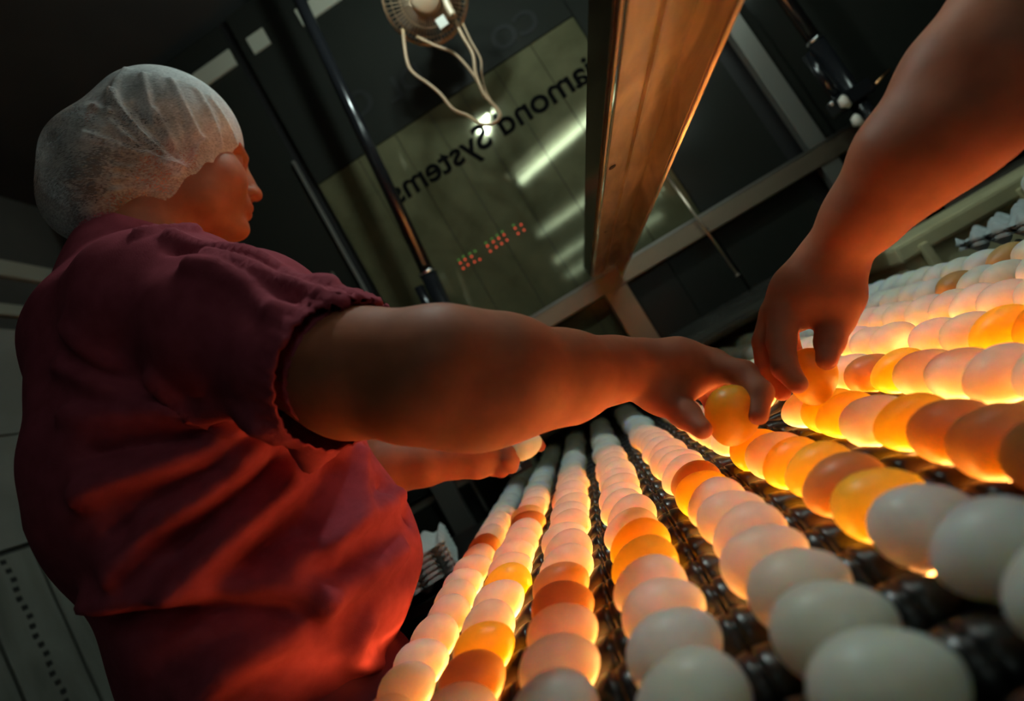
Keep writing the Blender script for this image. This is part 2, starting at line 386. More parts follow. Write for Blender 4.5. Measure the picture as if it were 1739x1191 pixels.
# ------------------------------------------------------------------ overhead channel beam along the conveyor
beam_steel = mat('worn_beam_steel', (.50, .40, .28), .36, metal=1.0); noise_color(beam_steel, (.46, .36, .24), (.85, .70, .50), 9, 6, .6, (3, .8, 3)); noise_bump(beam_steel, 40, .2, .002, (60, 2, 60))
beam = empty('overhead_beam', (.19, .9, 1.33))
tag(beam, 'long brown-lit steel channel beam running overhead to the machine frame', 'beam')
BY0 = .24
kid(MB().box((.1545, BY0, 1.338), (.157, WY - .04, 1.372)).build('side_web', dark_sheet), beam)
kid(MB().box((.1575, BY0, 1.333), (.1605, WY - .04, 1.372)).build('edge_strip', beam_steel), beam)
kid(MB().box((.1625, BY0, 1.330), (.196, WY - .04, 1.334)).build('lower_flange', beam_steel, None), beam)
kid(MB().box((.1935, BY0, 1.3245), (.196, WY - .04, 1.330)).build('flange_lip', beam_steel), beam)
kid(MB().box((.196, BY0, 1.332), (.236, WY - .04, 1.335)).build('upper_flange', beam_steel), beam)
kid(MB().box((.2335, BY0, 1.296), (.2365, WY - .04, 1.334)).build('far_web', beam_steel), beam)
kid(MB().tube([(.2335, BY0, 1.294), (.2335, WY - .04, 1.294)], .0035, 10).build('edge_rod', beam_steel, None, True), beam)
bolt_m = mat('bolt_steel', (.62, .52, .40), .3, metal=1.0)
for (u, v, z, r) in ((1104, 304, 1.331, .0055), (1070, 408, 1.331, .008), (1048, 474, 1.331, .008)):
    c = atz(u, v, z)
    kid(MB().tube([c, c - np.array([0, 0, .004]), c - np.array([0, 0, .0045]), c - np.array([0, 0, .012])], [r * 1.7, r * 1.7, r, r * .9], 12).build('bolt', bolt_m), beam)
for (u, v, z, r) in ((1040, 284, 1.3295, .005), (1108, 294, 1.3315, .012), (1028, 394, 1.3295, .003)):
    c = atz(u, v, z); kid(MB().tube([c, c - np.array([0, 0, .0006])], r, 14).build('hole' if r < .01 else 'burn_mark', black_m), beam)

# ------------------------------------------------------------------ black telescopic posts in front of the housing
gloss_black = mat('gloss_black', (.010, .011, .013), .18, spec=.7)
chrome = mat('chrome', (.75, .78, .78), .12, metal=1.0)
def post(a, ring, b, r, label):
    a, ring, b = (np.array(p) for p in (a, ring, b)); t = (b - a) / np.linalg.norm(b - a)
    p = empty('telescopic_post', tuple(b)); tag(p, label, 'post')
    kid(MB().tube([a, ring], r, 20).build('pole', gloss_black, None, True), p)
    kid(MB().tube([ring - t * .004, ring + t * .004], r * 1.35, 20).build('collar', chrome, None, True), p)
    kid(MB().tube([ring + t * .004, b], r * 1.25, 20).build('sleeve', gloss_black, None, True), p)
    s = np.array([-r * 2.1, 0, 0]); kid(MB().tube([ring + t * .02 + s, ring + t * .16 + s], r * .75, 14).build('gas_strut', gloss_black, None, True), p)
    c = ring + t * .18; cl = kid(MB().box(c - np.array([.055, .03, .02]), c + np.array([.035, .03, .02])).build('clamp', gloss_black, None, bevel=.004), p)
    sub(MB().tube([c + np.array([-.06, 0, .012]), c + np.array([-.045, 0, .016])], .007, 10).build('clamp_bolt', chrome, None, True), cl)
    return p
A, Rg = aty(490, -40, 1.32), aty(727, 464, 1.32)
tt = (Rg - A) / np.linalg.norm(Rg - A)
post(A + (A - Rg) * .25, Rg, Rg + tt * (Rg[2] - 1.070) / -tt[2], .0185, 'glossy black telescopic post with chrome collar beside the steel sheets')
A, Rg = aty(1340, 0, 1.40), aty(1384, 70, 1.40)
tt = np.array([.0, 0, -1.]); A = Rg - tt * .8
p2 = post(A, Rg, Rg + tt * (Rg[2] - .96), .017, 'dark telescopic post with two white knobs behind the reaching bare arm')
wk = mat('white_knob', (.75, .70, .60), .35)
for (u, v) in ((1438, 171), (1460, 203)):
    c = aty(u, v, 1.37); kid(MB().tube([c + np.array([-.001, 0, .017]), c + np.array([-.006, 0, .010]), c + np.array([-.008, 0, -.004]), c + np.array([0, 0, -.016])], [.004, .011, .012, .006], 14).build('knob', wk, None, True), p2)
copper = mat('copper', (.55, .28, .12), .3, metal=1.0)
a, b = aty(1473, 211, 1.36), aty(1495, 196, 1.36); kid(MB().tube([a, b], .005, 10).build('copper_pipe', copper, None, True), p2)
a, b = aty(1487, 143, 1.36), aty(1511, 118, 1.36); kid(MB().tube([a, b], .003, 8).build('copper_pipe', copper, None, True), p2)
a, b = aty(1128, 292, 1.44), aty(1252, 466, 1.44)
o = MB().tube([a, b], .0035, 8).build('thin_rod', bolt_m, None, True); tag(o, 'thin steel rod slanting down in front of the dark right panels', 'rod')
kid_tip = MB().tube([b, b + (b - a) * .012], .006, 10).build('rod_tip', bolt_m, None, True); kid_tip.parent = o

# ------------------------------------------------------------------ clip fan
fan_m = mat('beige_plastic', (.42, .33, .22), .4); fan_c = mat('fan_cage_wire', (.40, .29, .18), .3, metal=.4)
FC = aty(722, -6, 1.22); FN = CAM - FC; FN[2] -= .15; FN, FA, FB = frame(FN)
FRr = .108
fan = empty('clip_fan', tuple(FC)); tag(fan, 'small round wire-caged fan hanging high in front of the housing', 'fan')
ring = lambda r, off, n=40: [FC + FN * off + r * (math.cos(2*math.pi*k/n) * FA + math.sin(2*math.pi*k/n) * FB) for k in range(n + 1)]
for i, (r, off) in enumerate(((FRr, 0), (FRr, -.030), (.088, .016), (.066, .026))):
    kid(MB().tube(ring(r, off), .0032 if i < 2 else .0014, 8, False).build('cage_ring', fan_c, None, True), fan)
for k in range(60):
    th = 2 * math.pi * k / 60; d = math.cos(th) * FA + math.sin(th) * FB
    pts = bez([FC + FN * .032 + d * .036, FC + FN * .027 + d * .066, FC + FN * .016 + d * .090, FC + d * FRr, FC - FN * .03 + d * FRr], 3)
    kid(MB().tube(pts, .0012, 5).build('cage_wire', fan_c, None, True), fan)
kid(MB().tube([FC + FN * .026, FC + FN * .036, FC + FN * .041], [.040, .040, .030], 28).build('badge', fan_m, None, True), fan)
kid(MB().tube([FC - FN * .10, FC - FN * .04, FC - FN * .015], [.030, .038, .022], 24).build('motor', fan_m, None, True), fan)
blade = mat('fan_blade', (.10, .075, .05), .4)
for k in range(4):
    th = 2 * math.pi * k / 4 + .4; d = math.cos(th) * FA + math.sin(th) * FB; t_ = -math.sin(th) * FA + math.cos(th) * FB
    vs = []
    for r, w in ((.018, .012), (.05, .034), (.08, .042), (.094, .030)):
        for s in (-1, 1):
            vs.append(FC + d * r + t_ * w * s + FN * (.012 * s - .004)); 
    vs2 = [v - FN * .002 for v in vs]
    q = [(0, 1, 3, 2), (2, 3, 5, 4), (4, 5, 7, 6)]
    m_ = MB().add(vs + vs2, q + [tuple(i + 8 for i in f[::-1]) for f in q] + [(0, 2, 10, 8), (2, 4, 12, 10), (4, 6, 14, 12), (1, 9, 11, 3), (3, 11, 13, 5), (5, 13, 15, 7), (6, 7, 15, 14), (0, 8, 9, 1)])
    kid(m_.build('blade', blade), fan)
C3 = lambda L, y: [aty(u, v, y) for u, v in L]
kid(MB().tube(bez(C3([(745, -60), (757, 0), (770, 28)], 1.17)), .0085, 10).build('stem', fan_m, None, True), fan)
kid(MB().box(aty(752, 40, 1.16) - np.array([.012, .002, .010]), aty(752, 40, 1.16) + np.array([.012, .002, .018])).build('tag', mat('white_tag', (.34, .34, .29), .6)), fan)
cord_m = mat('beige_cord', (.34, .225, .12), .45)
kid(MB().tube(bez(C3([(768, 24), (785, 60), (803, 92), (808, 125), (822, 160), (845, 186), (848, 200), (835, 211), (815, 210)], 1.19) + C3([(795, 197), (770, 186), (748, 160), (728, 143), (700, 122), (690, 98), (684, 50)], 1.22), 6), .0042, 8).build('cord', cord_m, None, True), fan)
kid(MB().tube(bez(C3([(708, 63), (740, 78), (770, 90), (795, 115), (812, 140), (822, 165)], 1.21), 6), .0036, 8).build('cord', cord_m, None, True), fan)
kid(MB().tube(bez(C3([(786, 40), (800, 70), (816, 100), (818, 125), (825, 155), (846, 190)], 1.225), 6), .0024, 8).build('cord', cord_m, None, True), fan)
kid(MB().tube([FC - FN * .07, FC - FN * .07 + np.array([0, .05, .62])], .010, 10).build('hanger', gloss_black, None, True), fan)

# ------------------------------------------------------------------ ceiling tubes over and behind the viewer
tube_e = mat('fluorescent_tube', (1, 1, 1), .4, emis=TUBE_RGB, estr=TUBE_POWER)
tube_f = mat('dim_fluorescent_tube', (1, 1, 1), .4, emis=TUBE_RGB, estr=TUBE_POWER * .4)
tray_w = mat('white_enamel', (.7, .7, .66), .4)
TZ = 2.10
def mirrored(u, v): q = atz(u, v, TZ); q[1] = 2 * WY - q[1]; return q       # where a tube must hang to be mirrored there
for n_, (pa, pb) in enumerate((((880, 312), (1000, 205)), ((915, 400), (1000, 338)), ((942, 446), (1000, 406)), ((962, 470), (1000, 445)))):
    a, b = mirrored(*pa), mirrored(*pb); b = a + (b - a) / np.linalg.norm(b - a) * 1.2; c = (a + b) / 2
    fx = empty('tube_light', tuple(c)); tag(fx, ['hanging fluorescent tube right above the near eggs', 'hanging fluorescent tube second from the steel housing', 'hanging fluorescent tube third from the steel housing', 'hanging fluorescent tube beside the back wall'][n_], 'light', 'ceiling tube lights')
    tb = kid(MB().tube([a, b], .016, 14).build('tube', tube_e if n_ == 0 else tube_f, None, True), fx)
    for e, s in ((a, 1), (b, -1)): sub(MB().tube([e - (b - a) * .012 * s, e + (b - a) * .012 * s], .018, 12).build('end_cap', tray_w, None, True), tb)
    bt = kid(MB().prism([(-.06, .055), (-.045, .03), (.045, .03), (.06, .055)], -.62, .62, 'x').build('batten', tray_w), fx)
    bt.location = c; bt.rotation_euler = (0, 0, math.atan2(b[1] - a[1], b[0] - a[0]))
    for t_ in (.12, .88):
        p = a + (b - a) * t_; kid(MB().tube([p + np.array([0, 0, .05]), np.array([p[0], p[1], ZC])], .003, 6).build('hanger_rod', dark_steel), fx)

# ------------------------------------------------------------------ side ledges, trays, crate
def ledge(x0, x1, y0, y1, z, label):
    t = empty('side_table', ((x0 + x1) / 2, (y0 + y1) / 2, 0)); tag(t, label, 'table')
    kid(MB().box((x0, y0, z - .02), (x1, y1, z)).build('table_top', dark_steel, None, bevel=.002), t)
    for lx in (x0 + .03, x1 - .03):
        for ly in (y0 + .03, y1 - .03): kid(MB().box((lx - .015, ly - .015, 0), (lx + .015, ly + .015, z - .02)).build('leg', dark_steel), t)
ledge(-.80, -.375, .93, 1.42, .895, 'dark steel side table behind the maroon-shirted person')
ledge(.685, 1.35, .85, 1.42, .885, 'dark steel side table holding a beige crate and egg tray')
pulp = mat('white_foam_tray', (.62, .70, .68), .6); noise_bump(pulp, 120, .15, .001)
def egg_tray(name, loc, rz, nx, ny, label, m, tilt=0):
    P = .047; n = 8; vs = []; fs = []
    NX, NY = nx * n + 1, ny * n + 1
    for sgn, off in ((1, 0), (-1, -.0028)):
        for i in range(NX):
            for j in range(NY):
                x, y = (i / n) * P, (j / n) * P
                z = .020 + .019 * math.cos(2 * math.pi * i / n) * .5 + .019 * math.cos(2 * math.pi * j / n) * .5
                if i in (0, NX - 1) or j in (0, NY - 1): z = .020
                vs.append((x - nx * P / 2, y - ny * P / 2, z + off + .003))
    N_ = NX * NY
    for i in range(NX - 1):
        for j in range(NY - 1):
            a = i * NY + j; fs.append((a, a + NY, a + NY + 1, a + 1)); fs.append((N_ + a, N_ + a + 1, N_ + a + NY + 1, N_ + a + NY))
    o = link(name, mesh_py(name, vs, fs), m); o.location = loc; o.rotation_euler = (tilt, 0, rz)
    tag(o, label, 'egg tray'); return o
t0 = egg_tray('egg_tray', (-.485, 1.02, .896), .30, 3, 4, 'white moulded egg tray on the side table behind the maroon shirt', pulp)
for k in range(5):
    t_ = t0.copy(); COL.objects.link(t_); t_.location = (-.485, 1.02, .896 + .0105 * (k + 1)); t_.rotation_euler.z = .30
    t_['label'] = ['white egg tray second from the bottom of the stack behind the maroon shirt', 'white egg tray third from the bottom of the stack behind the maroon shirt', 'white egg tray fourth from the bottom of the stack behind the maroon shirt', 'white egg tray just under the top of the stack behind the maroon shirt', 'topmost white egg tray of the stack behind the maroon shirt'][k]
    t_['group'] = 'stacked trays behind the maroon shirt'
t0['label'] = 'lowest white egg tray of the stack behind the maroon shirt'; t0['group'] = 'stacked trays behind the maroon shirt'
grey_pulp = mat('grey_pulp', (.42, .48, .48), .8); noise_bump(grey_pulp, 150, .3, .001)
tr = egg_tray('egg_tray', (.845, .97, .905), .05, 5, 4, 'grey pulp egg tray on the side table in front of beige crate', grey_pulp)
for k in range(2):
    t_ = tr.copy(); COL.objects.link(t_); t_.location.z += .0105 * (k + 1) + .02; t_['label'] = ['grey pulp egg tray second in the stack by the beige crate', 'top grey pulp egg tray holding white eggs by the beige crate'][k]; t_['group'] = 'grey trays by the crate'
tr['group'] = 'grey trays by the crate'; tr.location.z -= .0195
tr_top = .905 + .041 + .003
for (i, j) in ((3, 1), (4, 1), (4, 2), (3, 2), (2, 1), (4, 0), (4, 3), (3, 3)):
    o = bpy.data.objects.new('egg', EGG_MESH['white', (i + j) % 3, j % 3]); COL.objects.link(o)
    o.location = (.845 + (i - 2) * .047, .97 + (j - 1.5) * .047, tr_top + .044); o.rotation_euler = (.1 * i, math.radians(88), .3 * j)
    tag(o, 'upright white egg standing in the grey pulp tray by the beige crate', 'egg', 'eggs in the grey pulp tray')
crate_m = mat('beige_crate_plastic', (.62, .58, .33), .5); noise_color(crate_m, (.52, .49, .27), (.66, .62, .37), 8)
cr = empty('plastic_crate', (1.0, 1.26, .885)); tag(cr, 'beige plastic crate with a ribbed rim beside the last egg row', 'crate')
kid(MB().box((.70, 1.17, .886), (1.34, 1.36, .972)).build('body', crate_m, None, bevel=.006), cr)
kid(MB().box((.692, 1.160, .972), (1.348, 1.37, 1.012)).build('rim', crate_m, None, bevel=.008), cr)
for x in (.735, .95, 1.15): kid(MB().box((x, 1.152, .886), (x + .018, 1.17, .992)).build('rib', crate_m, None, bevel=.004), cr)
# chrome latch by the tunnel mouth
la = empty('chrome_latch', tuple(aty(880, 800, 1.16))); tag(la, 'small shiny chrome latch at the tunnel mouth behind the held white egg', 'latch')
for (u, v, u2, v2, r) in ((872, 792, 882, 786, .005), (886, 781, 889, 784, .004), (876, 800, 884, 794, .004)):
    kid(MB().tube([aty(u, v, 1.158), aty(u2, v2, 1.154)], r, 10).build('latch_bar', chrome, None, True), la)
kid(MB().box((-.27, 1.174, .985), (-.21, 1.184, 1.04)).build('latch_plate', dark_steel), la)
# ------------------------------------------------------------------ people: smooth blended solids, meshed with surface nets
class Field:
    def __init__(s, lo, hi, h, R=None, O=None):
        s.lo = np.array(lo, float); s.h = h; s.n = np.ceil((np.array(hi) - s.lo) / h).astype(int) + 1
        s.V = np.full(s.n, 1.0, np.float32); s.R = np.eye(3) if R is None else R; s.O = np.zeros(3) if O is None else np.asarray(O, float)
    def loc(s, p): return s.R.T @ (np.asarray(p, float) - s.O)          # world -> field
    def sub(s, lo, hi):
        a = np.clip(np.floor((np.array(lo) - s.lo) / s.h).astype(int), 0, s.n - 1); b = np.clip(np.ceil((np.array(hi) - s.lo) / s.h).astype(int) + 1, 1, s.n)
        b = np.maximum(b, a + 1)
        g = [(s.lo[i] + s.h * np.arange(a[i], b[i])).astype(np.float32) for i in range(3)]
        return tuple(slice(a[i], b[i]) for i in range(3)), np.meshgrid(*g, indexing='ij', sparse=True)
    def put(s, sl, d, k, op):
        A = s.V[sl]
        if op == 'add':
            h = np.clip(.5 + .5 * (A - d) / k, 0, 1); s.V[sl] = A + (d - A) * h - k * h * (1 - h)
        else:
            d = -d; h = np.clip(.5 - .5 * (A - d) / k, 0, 1); s.V[sl] = A + (d - A) * h + k * h * (1 - h)
    def cone(s, a, b, ra, rb, k=.01, op='add', local=False):
        if not local: a, b = s.loc(a), s.loc(b)
        a, b = np.asarray(a, float), np.asarray(b, float); m = max(ra, rb) + k * 1.5 + 2 * s.h
        sl, (X, Y, Z) = s.sub(np.minimum(a, b) - m, np.maximum(a, b) + m)
        v = b - a; L = v @ v + 1e-12
        t = np.clip(((X - a[0]) * v[0] + (Y - a[1]) * v[1] + (Z - a[2]) * v[2]) / L, 0, 1)
        d = np.sqrt((X - a[0] - t * v[0]) ** 2 + (Y - a[1] - t * v[1]) ** 2 + (Z - a[2] - t * v[2]) ** 2) - (ra + (rb - ra) * t)
        s.put(sl, d.astype(np.float32), k, op); return s
    def chain(s, pts, rs, k=.01, local=False):
        for i in range(len(pts) - 1): s.cone(pts[i], pts[i + 1], rs[i], rs[i + 1], k, 'add', local)
        return s
    def ell(s, c, rad, k=.01, op='add', B=None, local=False):
        if not local:
            c = s.loc(c); B = s.R.T if B is None else s.R.T @ B
        elif B is None: B = np.eye(3)
        m = max(rad) + k * 1.5 + 2 * s.h
        sl, (X, Y, Z) = s.sub(np.asarray(c) - m, np.asarray(c) + m)
        q = [(X - c[0]) * B[0, i] + (Y - c[1]) * B[1, i] + (Z - c[2]) * B[2, i] for i in range(3)]
        k0 = np.sqrt(sum((q[i] / rad[i]) ** 2 for i in range(3))); k1 = np.sqrt(sum((q[i] / rad[i] ** 2) ** 2 for i in range(3)))
        s.put(sl, (k0 * (k0 - 1) / np.maximum(k1, 1e-6)).astype(np.float32), k, op); return s
    def half(s, p, n, k=.003, local=False):      # cut away the side n points to
        if not local: p = s.loc(p); n = s.R.T @ np.asarray(n, float)
        n = np.asarray(n, float) / np.linalg.norm(n)
        sl, (X, Y, Z) = s.sub(s.lo, s.lo + s.n * s.h)
        s.put(sl, (-((X - p[0]) * n[0] + (Y - p[1]) * n[1] + (Z - p[2]) * n[2])).astype(np.float32) * np.float32(1), k, 'sub'); return s
    def mesh(s):
        V = s.V; IN = V < 0
        c = [(i, j, k) for i in (0, 1) for j in (0, 1) for k in (0, 1)]; n = np.array(V.shape) - 1
        cnt = sum(IN[i:n[0]+i, j:n[1]+j, k:n[2]+k].astype(np.int8) for i, j, k in c)
        act = (cnt > 0) & (cnt < 8); idx = np.argwhere(act); vid = np.full(act.shape, -1, np.int64); vid[act] = np.arange(len(idx))
        acc = np.zeros((len(idx), 3)); num = np.zeros(len(idx))
        for ax in range(3):
            o = [a for a in range(3) if a != ax]
            for p in (0, 1):
                for q in (0, 1):
                    off = np.zeros(3, int); off[o[0]] = p; off[o[1]] = q; i0 = idx + off; i1 = i0.copy(); i1[:, ax] += 1
                    v0 = V[tuple(i0.T)]; v1 = V[tuple(i1.T)]; hit = (v0 < 0) != (v1 < 0)
                    t = np.where(hit, v0 / np.where(hit, v0 - v1, 1), 0)
                    P = np.tile(off.astype(float), (len(idx), 1)); P[:, ax] = t
                    acc[hit] += P[hit]; num[hit] += 1
        P = s.lo + s.h * (idx + acc / num[:, None]); P = P @ s.R.T + s.O
        F = []
        for ax in range(3):
            o1, o2 = (ax + 1) % 3, (ax + 2) % 3
            sl0 = [slice(None)] * 3; sl1 = [slice(None)] * 3; sl0[ax] = slice(0, -1); sl1[ax] = slice(1, None)
            A, B = IN[tuple(sl0)], IN[tuple(sl1)]
            for flip, M in ((False, A & ~B), (True, ~A & B)):
                e = np.argwhere(M); e = e[(e[:, o1] > 0) & (e[:, o2] > 0) & (e[:, o1] < n[o1]) & (e[:, o2] < n[o2])]
                q = []
                for d1, d2 in ((-1, -1), (0, -1), (0, 0), (-1, 0)):
                    g = e.copy(); g[:, o1] += d1; g[:, o2] += d2; q.append(vid[tuple(g.T)])
                q = np.stack(q, 1); F.append(q[:, ::-1] if flip else q)
        return P, np.concatenate(F)
def big_mesh(name, P, F):
    me = bpy.data.meshes.new(name); me.vertices.add(len(P)); me.vertices.foreach_set('co', np.ascontiguousarray(P, np.float32).ravel())
    me.loops.add(F.size); me.loops.foreach_set('vertex_index', np.ascontiguousarray(F, np.int32).ravel())
    me.polygons.add(len(F)); me.polygons.foreach_set('loop_start', np.arange(0, F.size, 4, dtype=np.int32))
    me.polygons.foreach_set('use_smooth', np.ones(len(F), bool)); me.update(calc_edges=True); me.validate(); return me
def join(parts):
    P = []; F = []; n = 0
    for p, f in parts: P.append(p); F.append(f + n); n += len(p)
    return np.concatenate(P), np.concatenate(F)
def normals(P, F):
    N = np.zeros_like(P); fn = np.cross(P[F[:, 2]] - P[F[:, 0]], P[F[:, 3]] - P[F[:, 1]])
    for i in range(4): np.add.at(N, F[:, i], fn)
    return N / (np.linalg.norm(N, axis=1, keepdims=True) + 1e-12)
def curve_dist(P, pts):
    best = np.full(len(P), 9.0)
    for a, b in zip(pts[:-1], pts[1:]):
        v = b - a; t = np.clip((P - a) @ v / (v @ v + 1e-12), 0, 1); best = np.minimum(best, np.linalg.norm(P - a - t[:, None] * v, axis=1))
    return best
from mathutils.bvhtree import BVHTree
def fold(P, F, curves, gain=1.0, wid=1.0):
    # raise ridges (or creases) of cloth along curves traced on the surface
    bv = BVHTree.FromPolygons([Vector(p) for p in P.tolist()], F.tolist()); D = np.zeros(len(P)); N = normals(P, F)
    for pts, amp, w in curves:
        hit = []
        for u, v in pts:
            r = ray(u, v); r = r / np.linalg.norm(r); h = bv.ray_cast(Vector(CAM), Vector(r))
            if h[0] is not None: hit.append(np.array(h[0]))
        if len(hit) < 2: continue
        hit = bez(hit, 5); d = curve_dist(P, hit)
        D += amp * gain * np.exp(-(d / (w * wid)) ** 2)
    return P + N * D[:, None]
def clip(P, F, g):
    # keep the part of the surface with g > 0, sliding the border vertices onto g = 0
    P = P.copy(); K = F[(g[F] > 0).any(1)]
    acc = np.zeros((len(P), 3)); cnt = np.zeros(len(P))
    for a, b in ((0, 1), (1, 2), (2, 3), (3, 0)):
        for i, j in ((K[:, a], K[:, b]), (K[:, b], K[:, a])):
            m = (g[i] <= 0) & (g[j] > 0); i, j = i[m], j[m]; t = (-g[i] / (g[j] - g[i]))[:, None]
            np.add.at(acc, i, P[i] + (P[j] - P[i]) * t); np.add.at(cnt, i, 1)
    ok = cnt > 0; P[ok] = acc[ok] / cnt[ok][:, None]
    K = K[((g > 0) | ok)[K].all(1)]
    return P, K
A_ = lambda L: [atd(*q) for q in L]

# materials
def skin_mat(name, c):
    m = mat(name, c, .56, spec=.25); N, L, b = nodes(m)
    b.inputs['Subsurface Weight'].default_value = .6; b.inputs['Subsurface Radius'].default_value = (1, .28, .12); b.inputs['Subsurface Scale'].default_value = .018
    noise_color(m, tuple(x * .85 for x in c), tuple(min(1, x * 1.08) for x in c), 30, 5); noise_bump(m, 260, .12, .0012); return m
skin1 = skin_mat('brown_skin', (.40, .130, .066)); skin2 = skin_mat('warm_skin', (.40, .128, .064))
shirt_m = mat('maroon_scrub_cloth', (.36, .065, .090), .85, spec=.10); noise_color(shirt_m, (.31, .052, .075), (.38, .068, .095), 50, 5); noise_bump(shirt_m, 700, .25, .0008)
pants_m = mat('maroon_trouser_cloth', (.20, .045, .055), .9, spec=.1); noise_bump(pants_m, 600, .25, .0008)
hair_m = mat('black_hair', (.012, .009, .007), .45)
shoe_m = mat('black_shoe', (.015, .015, .015), .4)

# ---------------------------------------------------------------- person with the hair net
# right arm and hand
def hull(pts, pad): q = np.array(pts); return q.min(0) - pad, q.max(0) + pad
armpts = A_([(430, 540, .53), (745, 643, .447), (1095, 622, .560), (1290, 745, .50), (1205, 660, .60)])
def arm_field(pts, h, pad=.075):
    d = pts[2] - pts[1]; f0, f1, f2 = frame(d); R_ = np.stack([f0, f1, f2], 1); lo, hi = hull([R_.T @ (p - pts[1]) for p in pts], pad); return Field(lo, hi, h, R_, pts[1])
fa = arm_field(armpts, .0024)
fa.chain(A_([(430, 560, .535), (600, 633, .475), (735, 638, .447), (850, 641, .470), (960, 640, .515), (1040, 628, .548), (1090, 622, .562)]),
         [.062, .058, .0515, .0540, .0445, .0325, .0290], .022)
fa.chain(A_([(690, 682, .44), (800, 688, .452), (900, 674, .49)]), [.030, .031, .024], .03)
fa.chain(A_([(660, 610, .455), (760, 600, .445), (870, 608, .475)]), [.034, .0305, .026], .03)
W_ = atd(1092, 622, .562)
fa.chain(A_([(1092, 620, .562), (1150, 618, .558), (1208, 624, .552)]), [.026, .027, .0215], .014)      # back of the hand
fa.chain(A_([(1092, 630, .570), (1150, 632, .580), (1200, 638, .588)]), [.024, .024, .019], .014)
fa.chain(A_([(1100, 645, .562), (1145, 655, .560), (1178, 650, .560)]), [.022, .020, .014], .016)      # palm
fa.chain(A_([(1205, 622, .548), (1262, 635, .522), (1290, 667, .496), (1287, 705, .482)]), [.0172, .0135, .0122, .0098], .006)   # index
fa.chain(A_([(1200, 632, .575), (1238, 642, .570), (1258, 672, .560), (1262, 704, .553)]), [.016, .0128, .0115, .0092], .004)    # middle
fa.chain(A_([(1188, 640, .592), (1212, 656, .596), (1226, 682, .590), (1234, 706, .580)]), [.0155, .0120, .0108, .0090], .004)    # ring
fa.chain(A_([(1168, 646, .602), (1196, 664, .612), (1210, 688, .606), (1219, 708, .596)]), [.0140, .0105, .0095, .0082], .004)    # little
fa.chain(A_([(1085, 640, .556), (1128, 676, .545), (1164, 704, .520), (1192, 729, .494)]), [.022, .0175, .0138, .0100], .010)    # thumb
fa.ell(atd(1122, 664, .552), (.024, .020, .018), .016)
fa.cone(atd(1140, 640, .556), atd(1160, 672, .545), .016, .010, .014)
PA = fa.mesh()
# left arm and hand
larm = A_([(560, 800, .80), (640, 795, .80), (760, 783, .81), (925, 740, .86), (860, 800, .84)])
fl = arm_field(larm, .0026, .06)
fl.chain(A_([(545, 815, .80), (650, 795, .80), (720, 786, .805), (770, 779, .81)]), [.050, .044, .034, .0290], .02)
fl.chain(A_([(770, 774, .81), (812, 764, .815), (845, 756, .82)]), [.027, .029, .023], .015)
fl.chain(A_([(770, 784, .81), (812, 782, .81), (842, 780, .81)]), [.025, .026, .020], .015)
fl.chain(A_([(845, 748, .83), (872, 732, .845), (902, 738, .86), (917, 758, .853)]), [.015, .0125, .0115, .0095], .005)   # index round the egg
fl.chain(A_([(844, 766, .81), (864, 769, .800), (870, 781, .802), (860, 788, .815)]), [.014, .0125, .0115, .0095], .004)
fl.chain(A_([(842, 777, .808), (863, 782, .795), (868, 792, .80), (852, 795, .812)]), [.0135, .012, .011, .009], .004)
fl.chain(A_([(834, 787, .810), (850, 794, .80), (852, 800, .805), (838, 801, .815)]), [.0125, .011, .010, .0085], .004)
fl.chain(A_([(800, 755, .825), (842, 738, .85), (875, 736, .87), (895, 745, .872)]), [.019, .0145, .012, .010], .008)     # thumb behind the egg
PL = fl.mesh()
# head
def rot(y, p, r):
    cy, sy, cp, sp, cr, sr = math.cos(y), math.sin(y), math.cos(p), math.sin(p), math.cos(r), math.sin(r)
    return np.array([[cy, -sy, 0], [sy, cy, 0], [0, 0, 1]]) @ np.array([[cp, 0, sp], [0, 1, 0], [-sp, 0, cp]]) @ np.array([[1, 0, 0], [0, cr, -sr], [0, sr, cr]])
HR = rot(math.radians(52), math.radians(20), math.radians(11)); HC = np.array([-.379, .689, 1.700])
fh = Field((-.125, -.10, -.20), (.145, .10, .135), .0024, HR, HC)
E = lambda c, r, k=.012, op='add': fh.ell(c, r, k, op, None, True)
Cn = lambda a, b, ra, rb, k=.008, op='add': fh.cone(a, b, ra, rb, k, op, True)
E((-.008, 0, .045), (.098, .076, .085)); E((.030, 0, -.005), (.066, .066, .085), .02); E((.045, 0, -.055), (.052, .052, .050), .025)
for s in (-1, 1):
    E((.056, s * .042, -.022), (.036, .032, .038), .02)          # cheek
    E((.030, s * .048, -.062), (.034, .020, .030), .02)          # jaw
    E((.088, s * .031, .018), (.018, .020, .013), .012, 'sub')    # eye socket
    E((.076, s * .031, .017), (.0145, .0145, .0135), .004)        # eyeball and lids
    Cn((.094, s * .012, .040), (.078, s * .048, .036), .010, .008, .010)   # brow
    E((-.004, s * .068, -.004), (.018, .008, .028), .005); E((.000, s * .074, -.004), (.010, .005, .016), .004, 'sub')
Cn((.094, 0, .030), (.110, 0, -.010), .009, .0115, .010); E((.113, 0, -.016), (.0125, .0125, .0115), .006)
for s in (-1, 1):
    E((.102, s * .0135, -.020), (.0115, .0085, .009), .005); E((.108, s * .0075, -.0275), (.0065, .0042, .0060), .002, 'sub')
E((.086, 0, -.045), (.022, .026, .020), .012)                      # muzzle
E((.1015, 0, -.0465), (.0085, .021, .0055), .004); E((.099, 0, -.0575), (.0095, .018, .0065), .004); E((.110, 0, -.0520), (.010, .019, .0012), .002, 'sub')
E((.086, 0, -.083), (.018, .021, .016), .012); E((.055, 0, -.088), (.034, .036, .020), .02)   # chin, under-chin
